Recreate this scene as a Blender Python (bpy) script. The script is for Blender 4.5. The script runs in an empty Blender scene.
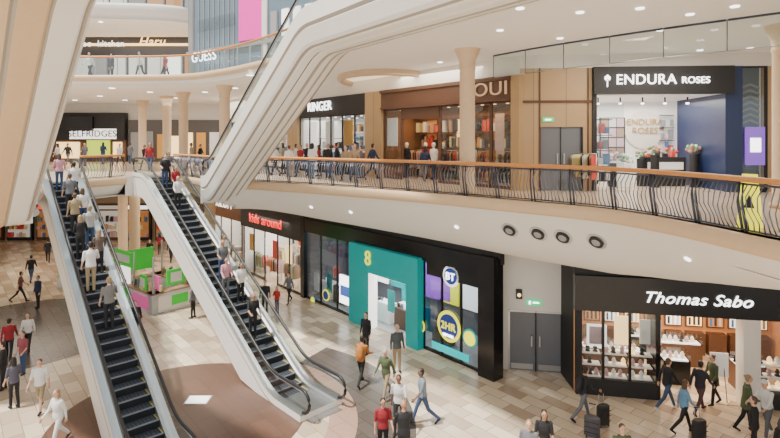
import bpy, math, random
from mathutils import Vector, Matrix
from mathutils.bvhtree import BVHTree
from mathutils.geometry import tessellate_polygon
random.seed(7)
F=520.0; CZ=8.8; HY=140.0
L1=6.9; L2=12.6
D=bpy.data; SC=bpy.context.scene; COL=SC.collection

# ---------------------------------------------------------------- materials
_m={}
def mat(name,col=(.8,.8,.8),rough=.5,metal=0,emit=0,ecol=None,noise=0,nscale=6,spec=None):
    if name in _m: return _m[name]
    m=D.materials.new(name); m.use_nodes=True; nt=m.node_tree; p=nt.nodes['Principled BSDF']
    p.inputs['Base Color'].default_value=(*col,1); p.inputs['Roughness'].default_value=rough
    p.inputs['Metallic'].default_value=metal
    if emit:
        p.inputs['Emission Color'].default_value=(*(ecol or col),1); p.inputs['Emission Strength'].default_value=emit
    if noise:
        tc=nt.nodes.new('ShaderNodeTexCoord'); n=nt.nodes.new('ShaderNodeTexNoise'); n.inputs['Scale'].default_value=nscale
        n.inputs['Detail'].default_value=4
        mx=nt.nodes.new('ShaderNodeMix'); mx.data_type='RGBA'
        mx.inputs[6].default_value=(*[c*(1-noise) for c in col],1); mx.inputs[7].default_value=(*[min(1,c*(1+noise)) for c in col],1)
        nt.links.new(tc.outputs['Object'],n.inputs['Vector']); nt.links.new(n.outputs['Fac'],mx.inputs[0]); nt.links.new(mx.outputs[2],p.inputs['Base Color'])
    _m[name]=m; return m
def glass(name,tint=(.9,.96,.95),refl=.12):
    if name in _m: return _m[name]
    m=D.materials.new(name); m.use_nodes=True; nt=m.node_tree; nt.nodes.clear()
    o=nt.nodes.new('ShaderNodeOutputMaterial'); t=nt.nodes.new('ShaderNodeBsdfTransparent'); g=nt.nodes.new('ShaderNodeBsdfGlossy')
    mx=nt.nodes.new('ShaderNodeMixShader'); t.inputs[0].default_value=(*tint,1); g.inputs['Roughness'].default_value=.03
    g.inputs[0].default_value=(.9,.97,1,1)
    mx.inputs[0].default_value=refl; nt.links.new(t.outputs[0],mx.inputs[1]); nt.links.new(g.outputs[0],mx.inputs[2]); nt.links.new(mx.outputs[0],o.inputs[0])
    _m[name]=m; return m
def brickmat(name,c1,c2,cm,w,h,ang=0,rough=.35,mortar=.012,dark=(.78,.75,.72,1)):
    if name in _m: return _m[name]
    m=D.materials.new(name); m.use_nodes=True; nt=m.node_tree; p=nt.nodes['Principled BSDF']
    tc=nt.nodes.new('ShaderNodeTexCoord'); mp=nt.nodes.new('ShaderNodeMapping'); mp.inputs['Rotation'].default_value=(0,0,ang)
    b=nt.nodes.new('ShaderNodeTexBrick'); b.inputs['Scale'].default_value=1; b.inputs['Brick Width'].default_value=w; b.inputs['Row Height'].default_value=h
    b.inputs['Mortar Size'].default_value=mortar; b.inputs['Color1'].default_value=(*c1,1); b.inputs['Color2'].default_value=(*c2,1); b.inputs['Mortar'].default_value=(*cm,1)
    n=nt.nodes.new('ShaderNodeTexNoise'); n.inputs['Scale'].default_value=.35; n.inputs['Detail'].default_value=3
    mx=nt.nodes.new('ShaderNodeMix'); mx.data_type='RGBA'; mx.blend_type='MULTIPLY'; mx.inputs[0].default_value=.55
    rp=nt.nodes.new('ShaderNodeValToRGB'); rp.color_ramp.elements[0].position=.35; rp.color_ramp.elements[0].color=dark; rp.color_ramp.elements[1].position=.65
    L=nt.links.new; L(tc.outputs['Object'],mp.inputs[0]); L(mp.outputs[0],b.inputs['Vector']); L(tc.outputs['Object'],n.inputs['Vector'])
    L(n.outputs['Fac'],rp.inputs[0]); L(b.outputs['Color'],mx.inputs[6]); L(rp.outputs[0],mx.inputs[7]); L(mx.outputs[2],p.inputs['Base Color'])
    p.inputs['Roughness'].default_value=rough
    _m[name]=m; return m
WANG=math.atan2(-21,18.2)
WHITE=mat('white_plaster',(.84,.80,.74),.6,noise=.03,nscale=1.5)
WHITE2=mat('white_cladding',(.92,.89,.84),.3)
SOFF=mat('soffit_white_glow',(.84,.80,.74),.7,emit=.12,ecol=(1,.93,.84))  # no lamp: faint warm emission puts bounced light into the soffit colour
BEIGE=mat('beige_nosing',(.70,.50,.31),.4,noise=.06)
GROOVE=mat('groove_grey',(.42,.37,.31),.6)
WOOD=mat('handrail_wood',(.66,.28,.08),.35,noise=.15,nscale=12)
STEEL=mat('brushed_steel',(.55,.56,.58),.3,.9)
DSTEEL=mat('dark_steel',(.08,.09,.13),.4,.5)
BALU=mat('baluster_steel',(.22,.24,.30),.35,.7)
BLACK=mat('black_gloss',(.010,.010,.012),.2)
BLK2=mat('black_matt',(.022,.022,.024),.6)
RUBBER=mat('black_rubber',(.015,.015,.018),.4)
TREAD=mat('tread_metal',(.075,.09,.115),.45,.4)
TRISE=mat('riser_metal',(.022,.026,.034),.5,.4)
TEDGE=mat('tread_edge',(.30,.33,.38),.4,.4)
COLM=mat('column_stone',(.70,.52,.34),.5,noise=.08)
GL=glass('clear_glass',(.82,.92,.92),.13)
GLD=glass('shop_glass',(.88,.9,.9),.06)
GLB=glass('tinted_glass',(.68,.72,.76),.08)
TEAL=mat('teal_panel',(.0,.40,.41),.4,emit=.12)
YEL=mat('yellow_lit',(.95,.9,.02),.4,emit=1.1)
LITW=mat('white_lit',(1,1,1),.4,emit=4)
LITS=mat('soft_lit',(1,.97,.92),.4,emit=1.5)
LITO=mat('warm_lit',(1,.66,.28),.4,emit=2.4)
LITG=mat('green_lit',(.02,.7,.25),.4,emit=.8)
LITP=mat('purple_lit',(.35,.08,.6),.4,emit=.9)
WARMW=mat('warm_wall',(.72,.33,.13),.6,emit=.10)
BROWN=mat('brown_wood',(.12,.055,.03),.4,noise=.2,nscale=9)
TAN=brickmat('tan_stone_panel',(.56,.38,.20),(.48,.32,.16),(.25,.17,.09),1.2,.6)
DOORG=mat('door_grey',(.17,.18,.20),.4)
FLOOR=brickmat('floor_stone',(.90,.78,.60),(.47,.36,.26),(.36,.29,.22),.95,.48,-WANG,.22)
FL1=mat('gallery_floor',(.60,.48,.36),.25,noise=.1,nscale=1)
GREY=mat('mid_grey',(.35,.35,.36),.6)
PINK=mat('pink_panel',(.85,.04,.42),.5,emit=.5)
BLUEG=mat('blue_grey_panel',(.16,.23,.30),.3)
REDL=mat('red_lit',(.95,.06,.04),.4,emit=1.2)
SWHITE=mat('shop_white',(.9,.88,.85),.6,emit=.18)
DARKI=mat('dark_interior',(.13,.13,.15),.6)
NAVY=mat('navy',(.02,.035,.10),.3)
PAL=[mat('merch_%d'%i,c,.6) for i,c in enumerate([(.7,.08,.06),(.85,.8,.75),(.08,.22,.5),(.85,.45,.1),(.04,.04,.05),(.45,.28,.18),(.15,.45,.25),(.75,.5,.55),(.3,.31,.35),(.9,.8,.4)])]
PALW=[PAL[i] for i in (1,3,5,9,4,0)]
PALD=[PAL[i] for i in (4,8,2,4,1)]

# ---------------------------------------------------------------- mesh builder
class MB:
    def __init__(s): s.v=[];s.f=[];s.m=[];s.sm=[];s.mats=[];s.M=Matrix.Identity(4)
    def add(s,vs,fs,m,smooth=False):
        o=len(s.v)
        for v in vs: s.v.append(tuple(s.M@Vector(v)))
        if m not in s.mats: s.mats.append(m)
        k=s.mats.index(m)
        for f in fs: s.f.append([i+o for i in f]); s.m.append(k); s.sm.append(smooth)
    def box(s,x0,x1,y0,y1,z0,z1,m):
        s.add([(x0,y0,z0),(x1,y0,z0),(x1,y1,z0),(x0,y1,z0),(x0,y0,z1),(x1,y0,z1),(x1,y1,z1),(x0,y1,z1)],
              [(0,3,2,1),(4,5,6,7),(0,1,5,4),(1,2,6,5),(2,3,7,6),(3,0,4,7)],m)
    def cyl(s,c,ax,r,h,m,n=16,r2=None,smooth=True):
        ax=Vector(ax).normalized(); a=ax.orthogonal().normalized(); b=ax.cross(a); c=Vector(c); r2=r if r2 is None else r2
        vs=[]
        for k,(q,rr) in enumerate(((0,r),(h,r2))):
            for i in range(n):
                t=2*math.pi*i/n; vs.append(c+ax*q+(a*math.cos(t)+b*math.sin(t))*rr)
        s.add(vs,[(i,(i+1)%n,(i+1)%n+n,i+n) for i in range(n)],m,smooth)
        s.add(vs,[tuple(range(n))[::-1],tuple(range(n,2*n))],m)
    def tube(s,pts,r,m,n=8,rr=None,closed=False):
        P=[Vector(p) for p in pts]; vs=[]; N=len(P)
        up=Vector((0,0,1))
        for i,p in enumerate(P):
            if closed: t=(P[(i+1)%N]-P[i-1])
            else: t=P[min(i+1,N-1)]-P[max(i-1,0)]
            t.normalize(); a=t.cross(up)
            if a.length<.05: a=t.cross(Vector((1,0,0)))
            a.normalize(); b=a.cross(t)
            q=rr[i] if rr else r
            for k in range(n):
                th=2*math.pi*k/n; vs.append(p+(a*math.cos(th)+b*math.sin(th))*q)
        fs=[(i*n+k,i*n+(k+1)%n,(i+1)*n+(k+1)%n,(i+1)*n+k) for i in range(N-1) for k in range(n)]
        if closed: fs+=[((N-1)*n+k,(N-1)*n+(k+1)%n,(k+1)%n,k) for k in range(n)]
        else: fs+=[tuple(range(n))[::-1],tuple((N-1)*n+k for k in range(n))]
        s.add(vs,fs,m,True)
    def lathe(s,x,y,prof,m,n=24):
        vs=[(x+r*math.cos(2*math.pi*k/n),y+r*math.sin(2*math.pi*k/n),z) for r,z in prof for k in range(n)]
        s.add(vs,[(i*n+k,i*n+(k+1)%n,(i+1)*n+(k+1)%n,(i+1)*n+k) for i in range(len(prof)-1) for k in range(n)],m,True)
    def ell(s,c,r,m,n=12,k=8):
        vs=[];fs=[]
        for i in range(k+1):
            p=math.pi*i/k
            for j in range(n):
                t=2*math.pi*j/n; vs.append((c[0]+r[0]*math.sin(p)*math.cos(t),c[1]+r[1]*math.sin(p)*math.sin(t),c[2]+r[2]*math.cos(p)))
        for i in range(k):
            for j in range(n): fs.append((i*n+j,(i+1)*n+j,(i+1)*n+(j+1)%n,i*n+(j+1)%n))
        s.add(vs,fs,m,True)
    def ngon(s,pts,z,m,up=True):
        vs=[(p[0],p[1],z) for p in pts]; tr=tessellate_polygon([[Vector((p[0],p[1],0)) for p in pts]])
        fs=[]
        for t in tr:
            a,b,c=[Vector(vs[i]) for i in t]
            nz=(b-a).cross(c-a).z
            fs.append(tuple(t) if (nz>0)==up else tuple(t)[::-1])
        s.add(vs,fs,m)
    def mesh(s,name):
        me=D.meshes.new(name); me.from_pydata(s.v,[],s.f)
        for m in s.mats: me.materials.append(m)
        me.polygons.foreach_set('material_index',s.m); me.polygons.foreach_set('use_smooth',s.sm); me.update(); return me
    def obj(s,name,parent=None):
        o=D.objects.new(name,s.mesh(name)); COL.objects.link(o)
        if parent: o.parent=parent
        return o
def empty(name):
    o=D.objects.new(name,None); COL.objects.link(o); return o
def area(name,loc,size,power,col=(1,.93,.84),rot=(0,0,0),parent=None,size2=None):
    l=D.lights.new(name,'AREA'); l.energy=power; l.color=col; l.size=size
    if size2: l.shape='RECTANGLE'; l.size_y=size2
    o=D.objects.new(name,l); o.location=loc; o.rotation_euler=rot; COL.objects.link(o)
    if parent: o.parent=parent
    return o
def cr(pts,step=.25):
    P=[Vector(p) for p in pts]; P=[P[0]*2-P[1]]+P+[P[-1]*2-P[-2]]; out=[]
    for i in range(1,len(P)-2):
        n=max(2,int((P[i+1]-P[i]).length/.1))
        for k in range(n):
            t=k/n; a,b,c,d=P[i-1:i+3]
            out.append(.5*((2*b)+(c-a)*t+(2*a-5*b+4*c-d)*t*t+(3*b-a-3*c+d)*t**3))
    out.append(P[-2])
    return resamp(out,step)
def resamp(out,step):
    L=[0]
    for a,b in zip(out,out[1:]): L.append(L[-1]+(b-a).length)
    n=max(2,round(L[-1]/step)); res=[]; j=0
    for k in range(n+1):
        d=L[-1]*k/n
        while j<len(L)-2 and L[j+1]<d: j+=1
        t=(d-L[j])/max(1e-6,L[j+1]-L[j]); res.append(out[j].lerp(out[j+1],min(1,t)))
    return res
def normals(P):
    N=[]
    for i in range(len(P)):
        t=(P[min(i+1,len(P)-1)]-P[max(i-1,0)]).normalized(); N.append(Vector((t.y,-t.x)))
    return N
def psweep(b,P,prof,m,smooth=True):
    N=normals(P); vs=[]; k=None
    for i,p in enumerate(P):
        pr=prof(p.x,p.y) if callable(prof) else prof; k=len(pr)
        for o,z in pr: q=p+N[i]*o; vs.append((q.x,q.y,z))
    b.add(vs,[(i*k+j,(i+1)*k+j,(i+1)*k+j+1,i*k+j+1) for i in range(len(P)-1) for j in range(k-1)],m,smooth)

class W:
    def __init__(s,p0,p1):
        s.p=Vector(p0); s.q=Vector(p1); s.L=(s.q-s.p).length; s.u=(s.q-s.p)/s.L
        s.a=math.atan2(s.u.y,s.u.x); s.M=Matrix.Translation((s.p.x,s.p.y,0))@Matrix.Rotation(s.a,4,'Z')
    def s(s,px):
        k=(px-390)/F; return (k*s.p.y-s.p.x)/(s.u.x-k*s.u.y)
    def z(s,px,py):
        t=s.s(px); return CZ-(py-HY)/F*(s.p.y+s.u.y*t)
    def w(s,x,y,z): return s.M@Vector((x,y,z))
def text(body,wl,x,y,z,size,m,parent,name='sign_lettering',ext=.02,shear=0,fx=1):
    c=D.curves.new(name,'FONT'); c.body=body; c.size=size; c.extrude=ext; c.align_x='CENTER'; c.align_y='CENTER'; c.shear=shear
    c.materials.append(m); c.space_character=1.05
    o=D.objects.new(name,c); o.location=wl.w(x,y,z); o.rotation_euler=(math.pi/2,0,wl.a); o.scale=(fx,1,1); COL.objects.link(o); o.parent=parent
    return o
def shelves(b,x0,x1,y,z0,z1,rows,pal,den=.75,dp=.35,frame=None):
    if frame: b.box(x0,x1,y-dp,y,z0,z0+.05,frame)
    for r in range(rows):
        z=z0+(z1-z0)*r/rows; h=(z1-z0)/rows
        if frame: b.box(x0,x1,y-dp,y,z+h-.03,z+h,frame)
        x=x0+.05
        while x<x1-.1:
            w=random.uniform(.08,.28)
            if random.random()<den: b.box(x,min(x+w,x1),y-dp*random.uniform(.5,.9),y-.03,z+.05,z+.05+h*random.uniform(.35,.8),random.choice(pal))
            x+=w+random.uniform(.01,.06)
def rack(b,x,y,z,w,pal,h=1.35):
    for q in (x,x+w): b.tube([(q,y,z),(q,y,z+h)],.015,STEEL,5)
    b.tube([(x,y,z+h),(x+w,y,z+h)],.015,STEEL,5)
    q=x+.06
    while q<x+w-.05:
        m=random.choice(pal); l=random.uniform(.6,.95); b.add([(q,y-.06,z+h-.03),(q,y+.06,z+h-.03),(q+.02,y+.22,z+h-.12),(q+.03,y+.2,z+h-l),(q+.03,y-.2,z+h-l),(q+.02,y-.22,z+h-.12)],[(0,1,2,3,4,5)],m)
        q+=.07
def table(b,x,y,z,w,d,m,pal,h=.8):
    b.box(x,x+w,y,y+d,z+h-.06,z+h,m)
    for p in (x+.05,x+w-.1):
        for q in (y+.05,y+d-.1): b.box(p,p+.05,q,q+.05,z,z+h-.06,m)
    p=x+.08
    while p<x+w-.25:
        b.box(p,p+.2,y+.08,y+d-.1,z+h,z+h+random.uniform(.04,.22),random.choice(pal)); p+=.26
def interior(b,x0,x1,dep,z0,z1,wm,cm,fm):
    b.box(x0,x1,dep,dep+.1,z0,z1,wm); b.box(x0-.08,x0,.05,dep,z0,z1,wm); b.box(x1,x1+.08,.05,dep,z0,z1,wm)
    b.box(x0,x1,.05,dep,z1,z1+.08,cm); b.box(x0,x1,.02,dep,z0+.004,z0+.02,fm)
def spots(b,x0,x1,dep,z,n,m):
    for i in range(n):
        for yy in (dep*.3,dep*.7):
            b.cyl((x0+(x1-x0)*(i+.5)/n,yy,z-.04),(0,0,1),.07,.03,m,8)
def mullions(b,x0,x1,z0,z1,n,m,gm,t=.05):
    b.box(x0,x1,.0,.02,z0,z1,gm)
    for i in range(n+1):
        x=x0+(x1-x0)*i/n; b.box(x-t/2,x+t/2,-.03,.05,z0,z1,m)
    b.box(x0,x1,-.03,.05,z0,z0+.12,m); b.box(x0,x1,-.03,.05,z1-.06,z1,m)

# ================================================================= SHELL
b=MB(); b.box(-45,32,-8,62,-.2,0,FLOOR); b.obj('floor')
b=MB()
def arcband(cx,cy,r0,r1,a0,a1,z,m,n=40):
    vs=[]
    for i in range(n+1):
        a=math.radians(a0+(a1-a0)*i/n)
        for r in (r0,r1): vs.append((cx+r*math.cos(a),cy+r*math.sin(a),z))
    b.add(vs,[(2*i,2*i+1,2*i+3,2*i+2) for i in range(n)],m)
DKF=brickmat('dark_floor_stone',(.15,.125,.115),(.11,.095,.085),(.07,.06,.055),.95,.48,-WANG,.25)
RDF=brickmat('red_brown_floor',(.155,.085,.06),(.125,.07,.05),(.09,.055,.045),1.2,.6,-WANG,.3)
LTF=brickmat('pink_floor',(.50,.32,.25),(.42,.27,.21),(.3,.2,.16),1.2,.6,-WANG,.3)
arcband(-6.2,16.0,5.2,7.0,-75,60,.004,DKF)
arcband(-6.2,16.0,4.3,5.2,-75,60,.004,LTF)
arcband(-6.6,16.6,0.01,3.9,0,360,.006,RDF,60)
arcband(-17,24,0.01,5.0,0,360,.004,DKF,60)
b.box(-6.9,-6.1,17.3,17.9,.006,.014,GREY); b.box(-6.85,-6.15,17.35,17.85,.014,.016,LITS)
b.obj('floor_inlay')

# ---- L1 slab
segA=cr([(-30,16),(-16,16),(-13.7,17.0),(-13.2,18.6),(-13.4,19.8),(-14.7,21.7),(-16.1,23.3)])
segB=cr([(-14.7,24.7),(-14.1,25.9),(-13.7,26.9)])
segC=cr([(-12.0,28.7),(-10.1,26.6),(-8.8,25.0),(-8.1,24.1),(-7.3,23.9),(-6.46,24.0),(-3.9,22.5),(0.4,19.5),(3.55,16.8),(5.75,14.7),(6.55,13.2),(7.0,11.7),(7.25,10.3),(7.5,9),(7.8,7),(8,5),(8.1,-5)],.2)
def lerp(a,b,t): return a+(b-a)*max(0,min(1,t))
def fascia(x,y):
    zb=lerp(5.6,5.05,(x+8)/4) if x<-4 else lerp(5.05,4.6,(x+4)/7.5)
    ins=lerp(1.0,2.0,(x+8)/4)
    if y<14.9: zb=lerp(4.6,5.35,(14.9-y)/3.5); ins=lerp(2,2.2,(14.9-y)/4)
    if x<-11 : zb=5.9; ins=.7
    return zb,ins
def fprof(x,y):
    zb,ins=fascia(x,y); out=[]
    for i in range(9):
        t=i/8; out.append((-.05-ins*t,6.5-(6.5-zb)*(1-(1-t)**1.7)))
    out.append((-.05-ins-.02,zb+.0)); out.append((-.05-ins-.6,zb+.0))
    return out
nose=[(-.25,6.9),(0,6.9),(.09,6.86),(.12,6.75),(.11,6.62),(.05,6.52),(-.06,6.5)]
b=MB()
outline=[tuple(p) for p in segA+segB+segC]+[(30,-5),(30,55),(-44,55),(-44,16)]
b.ngon(outline,L1,FL1)
b2=[tuple(p) for p in segA+segB]+[(p.x-n.x*.7,p.y-n.y*.7) for p,n in zip(segC,normals(segC))]+[(30,-5),(30,55),(-44,55),(-44,16)]
b.ngon(b2,5.95,WHITE,False)
for s in (segA,segB,segC):
    psweep(b,s,nose,BEIGE); psweep(b,s,fprof,WHITE)
for s2 in ((segA[-1],segB[0]),(segB[-1],segC[0])):
    psweep(b,[s2[0],s2[1]],[(0,6.9),(0,5.9)],WHITE)
b.obj('floor_gallery')
b=MB()
def fpoint(px,t):
    best=min(range(len(segC)),key=lambda i: abs(390+F*segC[i].x/segC[i].y-px) if segC[i].y>1 else 1e9)
    p=segC[best]; n=normals(segC)[best]; zb,ins=fascia(p.x,p.y)
    f=lambda t:(p-n*(.05+ins*t),6.5-(6.5-zb)*(1-(1-t)**1.7))
    q,z=f(t); q2,z2=f(t+.02)
    tan=Vector((q2.x-q.x,q2.y-q.y,z2-z)).normalized(); side=Vector((-n.y,n.x,0)); nn=tan.cross(side)
    if nn.dot(Vector((n.x,n.y,0)))<0: nn=-nn
    return Vector((q.x,q.y,z)),nn
for px in (505,530,558,588):
    c,nn=fpoint(px,.22)
    b.cyl(c-nn*.02,nn,.29,.05,STEEL,24); b.cyl(c+nn*.02,nn,.21,.05,BLK2,20); b.cyl(c+nn*.05,nn,.15,.06,GREY,16,.09)
for px in (300,340,445,665):
    c,nn=fpoint(px,.3); b.cyl(c-nn*.01,nn,.08,.04,LITW,12)
b.obj('fascia_spotlights')

def balustrade(P,name,z,step=.125):
    b=MB(); Q=resamp(P,step); Nn=normals(Q)
    for i,(p,n) in enumerate(zip(Q,Nn)):
        t=Vector((-n.y,n.x)); ph=i%10
        if ph==0:
            for sgn in (-.05,.05):
                w=[(p+n*o+t*sgn).to_tuple()+(z+h,) for o,h in [(-.12,0),(-.06,.3),(.0,.65),(-.03,1.03)]]
                b.tube(w,.03,DSTEEL,6)
            continue
        amp=.055*math.sin(ph/10*math.pi*2)
        w=[]
        for h,o,s in [(.05,-.10,0),(.25,-.0,1),(.5,.08,0),(.75,.02,-1),(1.0,-.06,0)]:
            q=p+n*o+t*(amp*s+.03*s); w.append((q.x,q.y,z+h))
        b.tube(w,.014,BALU,5)
    def rail(off,h,r,m,n=8):
        b.tube([(p.x+k.x*off,p.y+k.y*off,z+h) for p,k in zip(P,normals(P))],r,m,n)
    rail(-.06,1.10,.062,WOOD); rail(-.06,1.0,.026,DSTEEL,6); rail(-.10,.06,.022,DSTEEL,6)
    return b.obj(name)
balustrade([p for p in segC if p.y>2],'balustrade',L1)
balustrade(segA[20:-2],'balustrade',L1,.16); balustrade(segB,'balustrade',L1,.16)

# ---- L2 slab
seg2a=cr([(-43,29.5),(-25,30.2),(-19,30.4),(-12.5,30),(-9.5,28.2),(-6.0,24.6),(-3.0,20.6),(-0.75,17.4)])
seg2b=cr([(1.5,13.6),(2.3,12.3),(3.6,10.4),(4.9,8),(5.4,4),(5.6,-5)])
b=MB(); outl=[tuple(p) for p in seg2a+seg2b]+[(30,-5),(30,55),(-44,55)]
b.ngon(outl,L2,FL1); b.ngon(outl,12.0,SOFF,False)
nose2=[(-.25,12.6),(0,12.6),(.09,12.56),(.12,12.45),(.1,12.3),(.0,12.22)]
for s in (seg2a,seg2b):
    psweep(b,s,nose2,BEIGE); psweep(b,s,[(.0,12.22),(-.02,12.1),(-.1,12.0)],WHITE)
b.obj('ceiling_gallery')
def glassbal(P,z,name):
    b=MB(); psweep(b,P,[(-.08,z+.05),(-.08,z+1.0)],GL,False)
    Q=resamp(P,1.3)
    for p,n in zip(Q,normals(Q)): b.cyl((p.x-n.x*.1,p.y-n.y*.1,z),(0,0,1),.03,1.05,STEEL,8)
    b.tube([(p.x-n.x*.08,p.y-n.y*.08,z+1.07) for p,n in zip(P,normals(P))],.06,WOOD,8)
    return b.obj(name)
glassbal(seg2a[40:],L2,'glass_balustrade')

b=MB()
for px,py in [(560,38),(600,56),(660,30),(735,6),(500,30),(700,50),(520,8),(640,8),(440,62),(100,96),(125,100),(150,92),(175,98),(205,92),(235,88),(75,100),(112,88),(250,75),(270,84),(580,12),(690,14),(750,48),(480,66)]:
    d=(12.0-CZ)*F/(HY-py); b.cyl(((px-390)/F*d,d,11.97),(0,0,1),.10 if d<22 else .18,.025,LITW,14)
b.obj('ceiling_downlights')
b=MB()
el=lambda r,z:[( -.2+2.3*r*math.cos(t*math.pi/16), 26.6+3.2*r*math.sin(t*math.pi/16), z) for t in range(32)]
b.tube(el(1,11.9),.20,mat('cove_rim',(.40,.28,.18),.5,emit=.2,ecol=(1,.65,.35)),8,closed=True)
b.ngon([p[:2] for p in el(.97,0)],11.96,mat('cove_glow',(.8,.7,.55),.6,emit=1.1,ecol=(1,.82,.55)),False)
b.obj('ceiling_cove_light')

b=MB(); P=[Vector(p) for p in [(3.9,19.6),(5.25,17.6),(7.4,15.2),(9.8,12.9),(13.5,9.6)]]
P=resamp(P,1.55)
for i in range(len(P)-1):
    a,c=P[i],P[i+1]; t=(c-a).normalized()*.02; a=a+t; c=c-t
    b.add([(a.x,a.y,11.15),(c.x,c.y,11.15),(c.x,c.y,11.98),(a.x,a.y,11.98)],[(0,1,2,3)],GL)
    b.tube([(a.x,a.y,11.15),(c.x,c.y,11.15)],.014,STEEL,4); b.tube([(a.x,a.y,11.97),(c.x,c.y,11.97)],.03,DSTEEL,4)
    b.cyl((P[i].x,P[i].y,11.15),(0,0,1),.014,.83,DSTEEL,6)
b.obj('glass_smoke_barrier')

def column(x,y,z0,z1,r=.27,cap=True):
    b=MB(); pr=[(0,z0),(r*1.25,z0),(r*1.25,z0+.12),(r,z0+.16),(r,z1-.75)]
    pr+=[(r*1.08,z1-.72),(r*1.08,z1-.66),(r,z1-.62),(r*1.1,z1-.4),(r*1.5,z1-.15),(r*1.7,z1)] if cap else [(r,z1)]
    b.lathe(x,y,pr,COLM); b.obj('column')
column(2.72,18.3,L1,12.0); column(11.0,14.5,L1,12.0,.29)
for x,y in [(-9.7,30.5),(-13.9,35),(-20,42),(-16.3,38),(-26,38)]: column(x,y,L1,12.0,.3)
for x,y in [(-16.6,33.8),(-19,37),(-10.9,31.5),(-23,39),(-27,34),(-21.5,27)]: column(x,y,0,5.95,.32,False)

b=MB(); b.box(-45,-14,46,46.3,0,L1-1,mat('far_wall',(.45,.33,.22),.6,noise=.15)); b.box(-45,-12,46,46.3,L1,12.0,WHITE); b.obj('wall_back')
b=MB(); b.box(-44.3,-44,-8,55,0,26,WHITE); b.obj('wall_left')
b=MB(); b.box(30,30.3,-8,55,0,12.6,WHITE); b.obj('wall_right')

# ================================================================= GROUND SHOPS
G=W((-14.2,40),(4.0,19.0))
b=MB(); b.M=G.M; b.box(-2,G.L,.0,.3,4.2,5.95,BLK2); b.obj('wall_ground_bulkhead')
ph=empty('phone_shop'); b=MB(); b.M=G.M
s0=G.s(306); s1=G.s(482); sp0=G.s(355); sp1=G.s(424)
interior(b,s0,s1,2.8,0,4.2,DARKI,GREY,GREY)
b.box(s0-.3,G.L,-.12,.06,3.75,4.45,BLACK)
mullions(b,s0,sp0,0,3.75,3,BLACK,GLB,.08); mullions(b,sp1,s1,0,3.75,3,BLACK,GLB,.08)
b.box(s1,s1+.75,-.25,.3,0,4.5,BLACK); b.box(s0-.35,s0,-.15,.3,0,4.5,BLACK)
zt=G.z(388,249)
oa=G.s(375); ob=G.s(412); zo=G.z(393,277)
b.box(sp0,oa,-.38,.1,0,zt,TEAL); b.box(ob,sp1,-.38,.1,0,zt,TEAL); b.box(oa,ob,-.38,.1,zo,zt,TEAL)
b.box(oa,oa+.05,-.4,.1,0,zo,LITS); b.box(oa,ob,-.3,.1,zo-.04,zo,LITS)
b.box(oa+.1,oa+.9,1.6,1.65,.2,2.4,TEAL); b.box(oa+.3,ob-.3,1.2,1.55,0,1.0,SWHITE); b.box(oa+1.1,ob-.2,2.6,2.7,1.2,2.5,LITP)
for k in range(8):
    x=s0+.4+k*1.25; b.box(x,x+.9,.7,1.2,0,.95,BROWN if k%2 else SWHITE)
    for q in range(4): b.box(x+.1+q*.2,x+.18+q*.2,.85,.9,.95,1.12,random.choice([LITS,PAL[2],BLACK]))
    b.box(x,x+1.0,2.65,2.75,1.1,2.7,[LITP,YEL,LITS,TEAL,LITG][k%5]); b.box(x+.1,x+.6,.2,.22,.5+.2*(k%3),1.5+.2*(k%3),[SWHITE,TEAL,LITP,PAL[2]][k%4])
    b.box(x-.1,x+1.1,2.7,2.76,2.9,3.3,LITS)
spots(b,s0,s1,2.8,4.2,8,LITW)
xa,xb=G.s(341),G.s(353)-.05; b.box(xa,xb,-.1,-.03,G.z(347,304),G.z(347,276),LITW); b.box(xa+.1,xb-.1,-.12,-.1,G.z(347,296),G.z(347,286),mat('blue_print',(.1,.2,.7),.5,emit=.6))
BLU=mat('deep_blue',(.02,.05,.28),.4,emit=.3)
def decal(px,py,r,m1,m2=None,ww=G,bb=b):
    x=ww.s(px); z=ww.z(px,py); bb.cyl((x,-.06,z),(0,-1,0),r,.02,m1,28)
    if m2: bb.cyl((x,-.08,z),(0,-1,0),r*.78,.02,m2,28)
decal(327,295,.30,YEL,BLU); decal(314,300,.22,TEAL,YEL); decal(450,326,.62,YEL,BLU); decal(421,325,.3,YEL,TEAL); decal(471,338,.36,TEAL,YEL)
decal(452,276,.42,LITS,BLU); b.box(G.s(433),G.s(470),-.08,-.05,G.z(450,354),G.z(450,347),mat('cyan_lit',(0,.6,.65),.4,emit=.6))
b.box(G.s(428),G.s(481),-.08,-.05,3.2,3.75,BLACK)
b.obj('shopfront',ph)
text('8',G,(sp0+oa)/2+.75,-.42,(zt+zo)/2+.05,.95,YEL,ph)
text('BT',G,G.s(452),-.12,G.z(452,276)-.02,.42,LITW,ph); text('2HR',G,G.s(450),-.12,G.z(450,326),.42,YEL,ph); text('REPAIRS',G,G.s(450),-.12,G.z(450,335),.15,LITW,ph)
area('lamp',G.w((s0+s1)/2,1.4,4.0),7,520,(1,.97,.93),parent=ph,rot=(0,0,G.a),size2=2)
kd=empty('childrens_clothes_shop'); b=MB(); b.M=G.M
k0=G.s(244); k1=G.s(302)
interior(b,k0,k1,4,0,4.2,SWHITE,SWHITE,FL1); mullions(b,k0,k0+(k1-k0)*.4,0,3.1,2,BLACK,GLD); mullions(b,k0+(k1-k0)*.62,k1,0,3.1,2,BLACK,GLD)
b.box(k0-.2,k1+.1,-.15,.1,3.1,4.5,BLK2); shelves(b,k0+.2,k1-.2,3.9,0,3.4,5,PALW+[PAL[0],PAL[3],PAL[2]],.85,.4,SWHITE)
for q in range(4): rack(b,k0+.3+q*2.0,.7,0,1.5,PAL,1.3); rack(b,k0+.8+q*2.0,2.0,0,1.2,PAL,1.5)
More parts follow.
